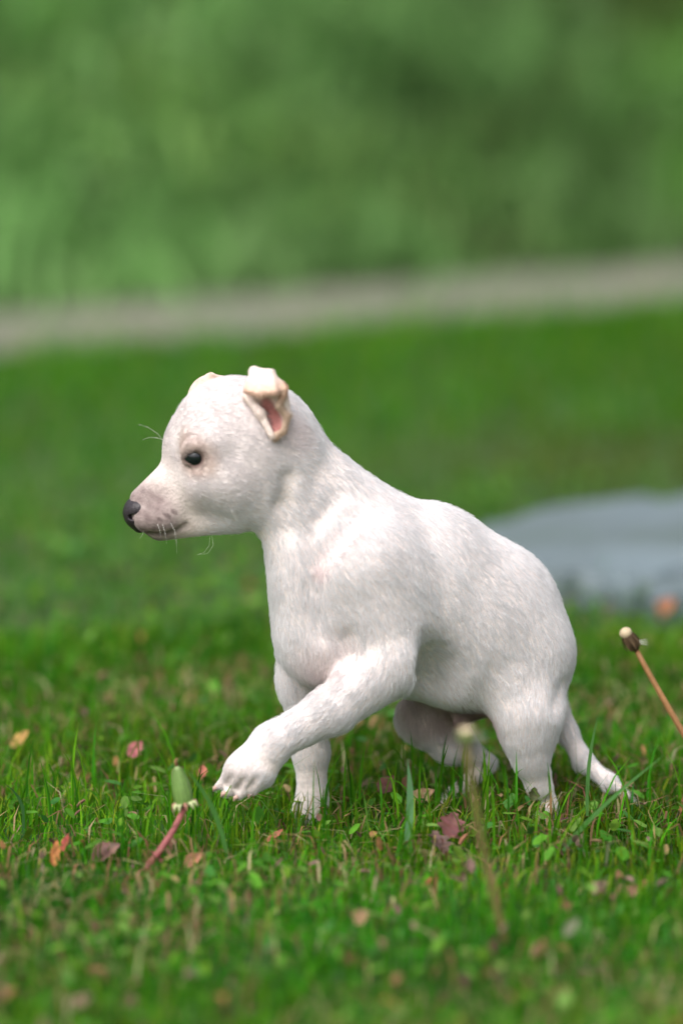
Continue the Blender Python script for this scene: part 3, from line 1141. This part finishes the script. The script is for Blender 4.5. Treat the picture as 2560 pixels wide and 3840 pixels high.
# ---- coat
def make_fur(name, V, Q, N, col, L, fl, bald, count, rad, parent, seed, lift=.27, clump=True):
    r = np.random.default_rng(seed)
    T = np.concatenate([Q[:, [0, 1, 2]], Q[:, [0, 2, 3]]])
    ar = np.linalg.norm(np.cross(V[T[:, 1]] - V[T[:, 0]], V[T[:, 2]] - V[T[:, 0]]), axis=1)
    ar = ar * (~bald[T].any(1))
    shortness = .0080 / np.maximum(L[T].mean(1), .002)
    ar *= np.clip(shortness, 1, 2.6)
    cs = np.cumsum(ar)
    ti = np.searchsorted(cs, r.uniform(0, cs[-1], count))
    ti = np.minimum(ti, len(T) - 1)
    a, b = r.uniform(size=count), r.uniform(size=count)
    fl_ = a + b > 1
    a[fl_], b[fl_] = 1 - a[fl_], 1 - b[fl_]
    W = np.stack([1 - a - b, a, b], 1)[:, :, None]
    t = T[ti]
    root = (V[t] * W).sum(1)
    nn = norm((N[t] * W).sum(1))
    cc = (col[t] * W).sum(1)
    LL = (L[t] * W[:, :, 0]).sum(1) * r.uniform(.65, 1.2, count)
    ff = norm((fl[t] * W).sum(1))
    # gentle swirls
    sw = np.stack([wobble(root, 190, seed + i) for i in range(3)], 1) * .22 + np.stack([wobble(root, 700, seed + 5 + i) for i in range(3)], 1) * .16
    ff = ff + sw * np.clip(LL / .007, .3, 1)[:, None] + r.normal(0, .11, (count, 3))
    ff = norm(ff - (ff * nn).sum(1, keepdims=True) * nn)
    lf = lift * (1 + .15 * wobble(root, 350, seed + 11)) * r.uniform(.6, 1.5, count) * np.where((r.uniform(size=count) < .08) & (LL > .0052), 3.2, 1)
    d0 = norm(ff + nn * lf[:, None])
    npt = 4
    pts = np.zeros((count, npt, 3))
    for i in range(npt):
        u = i / (npt - 1)
        pts[:, i] = root - nn * .0004 + LL[:, None] * (u * d0 + u * u * (-.45 * lf[:, None] * nn + np.array([0, 0, -.10])))
    if clump:
        # tips drawn together in small tufts
        key = np.floor(root / .0018 + .37 * np.stack([wobble(root, 900, seed + 21 + i) for i in range(3)], 1)).astype(np.int64)
        kk = key[:, 0] * 7340033 + key[:, 1] * 92821 + key[:, 2]
        _, inv = np.unique(kk, return_inverse=True)
        m = inv.max() + 1
        cnt = np.bincount(inv, minlength=m)
        tip = np.stack([np.bincount(inv, pts[:, -1, i], minlength=m) for i in range(3)], 1) / cnt[:, None]
        amt = r.uniform(.2, .65, m)[inv][:, None] * np.clip((LL - .002) / .005, .15, 1)[:, None]
        cc = cc * r.normal(1, .025, m)[inv][:, None]
        for i in range(1, npt):
            u = i / (npt - 1)
            tgt = tip[inv] + (pts[:, i] - pts[:, -1])
            pts[:, i] += (tgt - pts[:, i]) * amt * u ** 1.5
    cv = bpy.data.hair_curves.new(name)
    cv.add_curves([npt] * count)
    cv.attributes['position'].data.foreach_set('vector', local(pts.reshape(-1, 3)).astype(np.float32).ravel())
    rr = np.tile(rad * np.array([1, .9, .65, .15]), count).astype(np.float32)
    if 'radius' not in cv.attributes:
        cv.attributes.new('radius', 'FLOAT', 'POINT')
    cv.attributes['radius'].data.foreach_set('value', rr)
    at = cv.attributes.new('col', 'FLOAT_COLOR', 'CURVE')
    c4 = np.ones((count, 4), np.float32)
    c4[:, :3] = np.clip(cc * r.normal(1, .07, (count, 1)), .004, .95)
    at.data.foreach_set('color', c4.ravel())
    o = bpy.data.objects.new(name, cv)
    COL.objects.link(o)
    cv.materials.append(M_FUR)
    o.parent = parent
    o['kind'] = 'stuff'
    return o


bald_nose = np.linalg.norm(Vb - P(505, 1925, HD * S), axis=1) < 40 * S
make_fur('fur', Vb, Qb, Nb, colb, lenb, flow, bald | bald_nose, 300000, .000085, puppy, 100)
for k, e in enumerate((ear1, ear2)):
    make_fur('ear_fur', *e, 22000, .00006, puppy, 300 + k, clump=False)
print('fur', time.time() - T0)

# ---- whiskers
wh = []
for pts in [[(612, 1652, HD - 60), (590, 1625, HD - 62), (555, 1602, HD - 64), (520, 1592, HD - 66)],
            [(612, 1650, HD - 40), (590, 1642, HD - 40), (560, 1640, HD - 40), (535, 1650, HD - 40)],
            [(865, 1910, HD - 190), (885, 1945, HD - 200), (910, 1975, HD - 205)],
            [(795, 2010, HD - 20), (800, 2045, HD - 22), (780, 2075, HD - 24), (745, 2080, HD - 24)],
            [(788, 2010, HD), (785, 2045, HD), (765, 2072, HD), (740, 2080, HD)],
            [(640, 1960, HD - 95), (655, 1990, HD - 115), (662, 2030, HD - 120), (664, 2075, HD - 120)],
            [(610, 1965, HD - 95), (620, 2000, HD - 110), (626, 2040, HD - 112)],
            [(590, 1960, HD - 90), (600, 1990, HD - 105), (604, 2015, HD - 108)],
            [(540, 1985, HD - 50), (535, 2005, HD - 60), (525, 2020, HD - 64)]]:
    q = local(np.array([P(a, b, c * S) for a, b, c in pts]))
    v, f = tube(q, np.linspace(.00009, .00003, len(q)), 5)
    wh.append((v, f, np.tile([.8, .78, .74], (len(v), 1))))
V, F, C = join(wh)
obj('whiskers', mesh_np('whiskers', V, F, {'col': C}), M_PLANT, puppy, kind='stuff')

# ================================================================== dandelions
def lathe(axis_pts, radii, seg=14):
    return tube(axis_pts, radii, seg)


def colattr(v, f, fn):
    return np.array([fn(i, p) for i, p in enumerate(v)])


def bez(p0, p1, p2, n=12):
    t = np.linspace(0, 1, n)[:, None]
    return (1 - t) ** 2 * p0 + 2 * t * (1 - t) * p1 + t * t * p2


def tinted(base, v, jit=.12):
    return np.clip(np.tile(np.array(base), (len(v), 1)) * (1 + rng.normal(0, jit, (len(v), 1))), .004, .95)


def closed_dandelion():
    Yd = -.105
    foot, neck, tip = P(525, 3290, -.14), P(694, 3022, Yd), P(662, 2868, Yd)
    o = empty('dandelion', foot, label='closed green dandelion seed head on a red stem below the lifted paw', category='dandelion', group='dandelions')
    L = lambda q: np.asarray(q) - foot
    st = bez(foot - [0.012, 0, .012], (foot + neck) / 2 + [.004, 0, -.003], neck)
    v, f = tube(L(st), np.linspace(.0022, .0017, len(st)), 10)
    obj('stem', mesh_np('stem', v, f, {'col': tinted((.34, .10, .10), v)}), M_PLANT, o)
    axv = tip - neck
    t = np.array([.0, .08, .2, .35, .55, .75, .9, 1.0])
    r = np.array([.0022, .0038, .0047, .0045, .0039, .0030, .0018, .0008])
    v, f = tube(L(neck + axv * t[:, None]), r, 16)
    cc = np.tile([.19, .32, .085], (len(v), 1))
    hgt = ((v - L(neck)) @ axv) / (axv @ axv)
    cc = cc * (1 - .5 * hgt[:, None]) + np.array([.46, .54, .28]) * .5 * hgt[:, None]
    obj('bud', mesh_np('bud', v, f, {'col': cc}), M_PLANT, o)
    u = norm(np.cross(axv, [0, 1, 0]))
    w = norm(np.cross(axv, u))
    for k in range(13):                           # long bracts round the bud
        a = 2 * math.pi * k / 13
        dr = math.cos(a) * u + math.sin(a) * w
        sd_ = -math.sin(a) * u + math.cos(a) * w
        pv, q = [], []
        for i, (tt, rr_) in enumerate(((.1, .0041), (.3, .0048), (.6, .0039), (.92, .0019))):
            c = neck + axv * tt + dr * (rr_ + .0006)
            wd = (.0010, .0012, .0009, .0003)[i]
            pv += [c - sd_ * wd, c + dr * .0004, c + sd_ * wd]
        for i in range(3):
            q += [(3 * i, 3 * i + 1, 3 * i + 4, 3 * i + 3), (3 * i + 1, 3 * i + 2, 3 * i + 5, 3 * i + 4)]
        v = L(np.array(pv))
        obj('bract', mesh_np('bract', v, np.array(q), {'col': tinted((.20, .34, .09), v, .18)}), M_PLANT, o)
    pale = []
    for k in range(11):                           # short pale bracts turned back at the base
        a = 2 * math.pi * k / 11
        dr = math.cos(a) * u + math.sin(a) * w
        b0 = neck + axv * .08 + dr * .0034
        pts = np.array([b0, b0 + dr * .003 - norm(axv) * .0005, b0 + dr * .0045 - norm(axv) * .0035])
        v, f = tube(L(pts), [.0014, .0013, .0004], 6)
        obj('short_bract', mesh_np('short_bract', v, f, {'col': tinted(((.50, .55, .28) if k % 3 else (.35, .17, .12)), v, .1)}), M_PLANT, o)
    v, f = tube(L(np.array([tip - axv * .03, tip + norm(axv) * .0022, tip + norm(axv) * .004 + [.0012, 0, 0]])), [.0013, .0012, .0004], 6)
    obj('withered_tip', mesh_np('withered_tip', v, f, {'col': tinted((.30, .17, .08), v)}), M_DRY, o)


closed_dandelion()


def bare_dandelion(Yd, foot_px, head_px, top_px, stem_mid, stem_col, head_col, r, label):
    foot, neck, top = P(*foot_px, Yd[0]), P(*head_px, Yd[1]), P(*top_px, Yd[1])
    if foot[2] < 0.0:
        foot = neck + (foot - neck) * (neck[2] / (neck[2] - foot[2]))
    o = empty('dandelion', foot, label=label, category='dandelion', group='dandelions')
    L = lambda q: np.asarray(q) - foot
    st = bez(foot, (foot + neck) / 2 + np.array(stem_mid), neck)
    v, f = tube(L(st), np.linspace(.0022, .0016, len(st)), 10)
    obj('stem', mesh_np('stem', v, f, {'col': tinted(stem_col, v)}), M_PLANT, o)
    axv = top - neck
    t = np.array([0, .12, .35, .6, .85, 1.0])
    rr_ = np.array([.4, .75, 1, 1, .85, .6]) * r
    v, f = tube(L(neck + axv * t[:, None]), rr_, 14)
    obj('involucre', mesh_np('involucre', v, f, {'col': tinted(head_col, v, .25)}), M_DRY, o)
    c = top + axv * .12
    t = np.array([-.25, .0, .12, .24, .3])
    v, f = tube(L(top + axv * t[:, None]), np.array([.75, .98, .95, .6, .1]) * r * .95, 14)
    obj('receptacle', mesh_np('receptacle', v, f, {'col': tinted((.62, .50, .33), v, .06)}), M_PLANT, o)
    u = norm(np.cross(axv, [0, 1, 0]))
    w = norm(np.cross(axv, u))
    for k in range(9):
        a = 2 * math.pi * k / 9 + .3
        dr = math.cos(a) * u + math.sin(a) * w
        sd_ = -math.sin(a) * u + math.cos(a) * w
        b0 = top - axv * .15 + dr * r
        pv = np.array([b0 - sd_ * .0012, b0 + sd_ * .0012, b0 + dr * .0016 - axv * .45 + sd_ * .0007, b0 + dr * .0016 - axv * .45 - sd_ * .0007, b0 + dr * .0008 - axv * .8])
        obj('dry_bract', mesh_np('dry_bract', L(pv), [np.array([(0, 1, 2, 3)]), np.array([(3, 2, 4)])], {'col': tinted(head_col, pv, .35)}), M_DRY, o)
    sv = []
    for k in range(3):
        d = norm(np.array([1, .2 * (k - 1), .12 * (k - 1)]))
        q = np.array([top - axv * .5 + u * 0 + d * r * .9, top - axv * .5 + d * (r + .006)])
        v, f = tube(L(q), [.0003, .0001], 4)
        obj('seed_hair', mesh_np('seed_hair', v, f, {'col': tinted((.75, .76, .7), v)}), M_PLANT, o)
    return o


bare_dandelion((.03, .05), (2760, 3075), (2385, 2440), (2345, 2375), (-.006, 0, .006), (.34, .17, .07), (.10, .065, .035), .0042,
               'bare brown dandelion head on a leaning tan stem at the right')
bare_dandelion((-.30, -.34), (1905, 3560), (1748, 2790), (1748, 2740), (-.004, 0, -.004), (.30, .24, .09), (.15, .20, .07), .0046,
               'blurred pale dandelion stalk in the foreground before the hind legs')


# ================================================================== fallen leaves and single blades
def fallen_leaf(px, py, lift, size, aspect, az, tilt, roll, col, label, lobed=0.0, curl=.35, cat='leaf'):
    if py > 3280:
        size *= .7
        col = tuple(.6 * np.array(col) + .4 * np.array([.22, .17, .08]))
    size *= .72
    col = tuple(.75 * np.array(col) + .25 * np.array([.20, .13, .08]))
    lift *= 1.15
    ej = rng.normal(0, .13, (13, 2))
    c = G(px, py, z=lift)
    n, m = 13, 5
    V, F = [], []
    for i in range(n):
        u = i / (n - 1)
        wd = math.sin(math.pi * (u ** .8)) ** .8 * aspect * .5 * (1 + lobed * math.sin(u * 22))
        for j in range(m):
            v = (j / (m - 1) - .5) * 2
            wj = wd * (1 + (ej[i, 0] if v < 0 else ej[i, 1]))
            V.append(((u - .5) * size, v * wj * size, curl * size * (wd * 1.4 * v * v + .35 * (u - .5) ** 2) + rng.normal(0, .015) * size))
    for i in range(n - 1):
        for j in range(m - 1):
            k = i * m + j
            F.append((k, k + 1, k + m + 1, k + m))
    V = np.array(V)
    cc = np.clip(np.tile(np.array(col), (len(V), 1)) * (1 + rng.normal(0, .18, (len(V), 1))) * (1 + rng.normal(0, .06, (len(V), 3))), .004, 1)
    o = obj('fallen_leaf' if cat == 'leaf' else 'weed_leaf', mesh_np('fallen_leaf', V, np.array(F), {'col': cc}), M_DRY if cat == 'leaf' else M_LEAF, label=label, category=cat)
    o.location = c
    o.rotation_euler = (roll, tilt, az)
    return o


fallen_leaf(512, 2810, .022, .018, .75, .4, -.9, .6, (.42, .13, .15), 'pinkish red leaf in the blurred turf left of the lifted paw')
fallen_leaf(758, 2893, .018, .013, .6, 1.4, -.9, .2, (.46, .14, .10), 'small red leaf beside the toes of the lifted paw')
fallen_leaf(208, 3200, .012, .022, .38, 1.4, -1.1, .2, (.52, .20, .06), 'curled orange leaf standing in the grass at lower left')
fallen_leaf(250, 3160, .014, .016, .5, 1.2, -.9, -.4, (.38, .06, .05), 'dark red leaf scrap next to the curled orange leaf')
fallen_leaf(400, 3200, .010, .026, .7, .3, -.5, .5, (.24, .13, .12), 'broad purple brown leaf low in the turf left of the red stem')
fallen_leaf(580, 3215, .010, .018, .6, 2.2, -.5, .5, (.20, .07, .06), 'dark reddish leaf at the foot of the red dandelion stem')
fallen_leaf(725, 3225, .010, .018, .6, .2, -.6, .8, (.34, .16, .09), 'rusty brown leaf right of the red dandelion stem')
fallen_leaf(1030, 3135, .012, .018, .3, .5, -.5, .6, (.50, .17, .11), 'narrow salmon red leaf under the standing foreleg')
fallen_leaf(1455, 2945, .02, .020, .8, .4, -.8, .5, (.13, .05, .05), 'dark maroon leaf between the forelegs and hind legs')
fallen_leaf(1580, 2990, .014, .026, .6, .3, -.4, .6, (.42, .26, .16), 'tan dry leaf in front of the far hind foot')
fallen_leaf(1690, 3095, .018, .024, .8, 1.2, -.9, .4, (.20, .07, .085), 'purple lobed weed leaf in front of the hind legs', lobed=.3, cat='weed leaf')
fallen_leaf(1640, 3160, .012, .024, .8, 2.0, -.7, .3, (.16, .10, .10), 'dusky violet weed leaf with cut edges below the hind legs', lobed=.4, cat='weed leaf')
fallen_leaf(2500, 2275, .02, .022, .8, .4, -.8, .5, (.40, .15, .08), 'blurred orange red leaf beside the small stone piece')
fallen_leaf(2370, 3345, .012, .018, .8, .4, -.9, .5, (.36, .08, .12), 'blurred crimson leaf in the right foreground')
fallen_leaf(40, 3725, .012, .016, .8, .4, -.7, .5, (.56, .22, .05), 'blurred orange leaf in the bottom left corner')
fallen_leaf(1350, 3440, .012, .022, .8, .9, -.7, .5, (.38, .20, .13), 'blurred tan leaf in the middle foreground')
fallen_leaf(2140, 3480, .024, .030, .35, .9, -.5, .5, (.26, .36, .26), 'blurred pale silvery green leaf in the right foreground', cat='weed leaf')
fallen_leaf(2250, 3330, .012, .022, .8, .2, -.7, .5, (.26, .16, .15), 'blurred mauve brown leaf left of the crimson leaf')
fallen_leaf(310, 3760, .010, .022, .8, .2, -.7, .5, (.20, .14, .12), 'blurred dull brown leaf near the bottom left corner')
fallen_leaf(1490, 3670, .010, .014, .8, .2, -.8, .5, (.34, .13, .07), 'blurred russet leaf low in the foreground')
fallen_leaf(80, 2775, .018, .022, .6, .2, -.8, .5, (.50, .30, .09), 'blurred ochre leaf at the left edge behind the dandelion')
fallen_leaf(2000, 2978, .028, .012, .7, 1.3, -1.2, .4, (.035, .075, .02), 'small dark green leaf in front of the near hind foot', cat='weed leaf')


def single_blade(px, py, top, Y, w, col, label, lean=(0, 0, 0)):
    a, b = P(px, py, Y), P(*top, Y)
    a[2] = max(a[2], 0) if a[2] > -.02 else a[2]
    t = np.linspace(0, 1, 7)
    ctr = a + (b - a) * t[:, None] + np.array(lean) * (t * (1 - t) * 4)[:, None]
    wd = w * np.array([.7, 1, 1.05, 1, .85, .5, .05]) / 2
    sd_ = np.array([.96, -.28, 0])
    V, q = [], []
    for i in range(7):
        V += [ctr[i] - sd_ * wd[i], ctr[i] + np.array([.1, .3, 0]) * wd[i] * .6, ctr[i] + sd_ * wd[i]]
    for i in range(6):
        q += [(3 * i, 3 * i + 1, 3 * i + 4, 3 * i + 3), (3 * i + 1, 3 * i + 2, 3 * i + 5, 3 * i + 4)]
    V = np.array(V)
    o = obj('grass_blade', mesh_np('grass_blade', V - a, np.array(q), {'col': tinted(col, V, .06)}), M_BLADE, label=label, category='grass blade')
    o.location = a


single_blade(1522, 3180, (1527, 2848), -.09, .0044, (.13, .28, .13), 'wide pale upright grass blade under the belly', (.002, 0, 0))
single_blade(80, 3160, (14, 2936), -.06, .0024, (.05, .14, .04), 'single curved grass blade at the left edge', (.006, 0, .004))
single_blade(850, 3200, (690, 2880), -.12, .0032, (.08, .22, .05), 'long slanting grass blade rising beside the dandelion bud', (.003, 0, .004))
single_blade(2200, 3060, (2240, 2690), -.05, .0022, (.09, .22, .06), 'tall thin grass blade crossing in front of the tail', (-.002, 0, .002))
single_blade(2110, 3190, (2490, 2830), -.10, .0034, (.09, .23, .06), 'long slanting grass blade over the tail tip', (-.006, 0, -.002))
print('done', time.time() - T0)
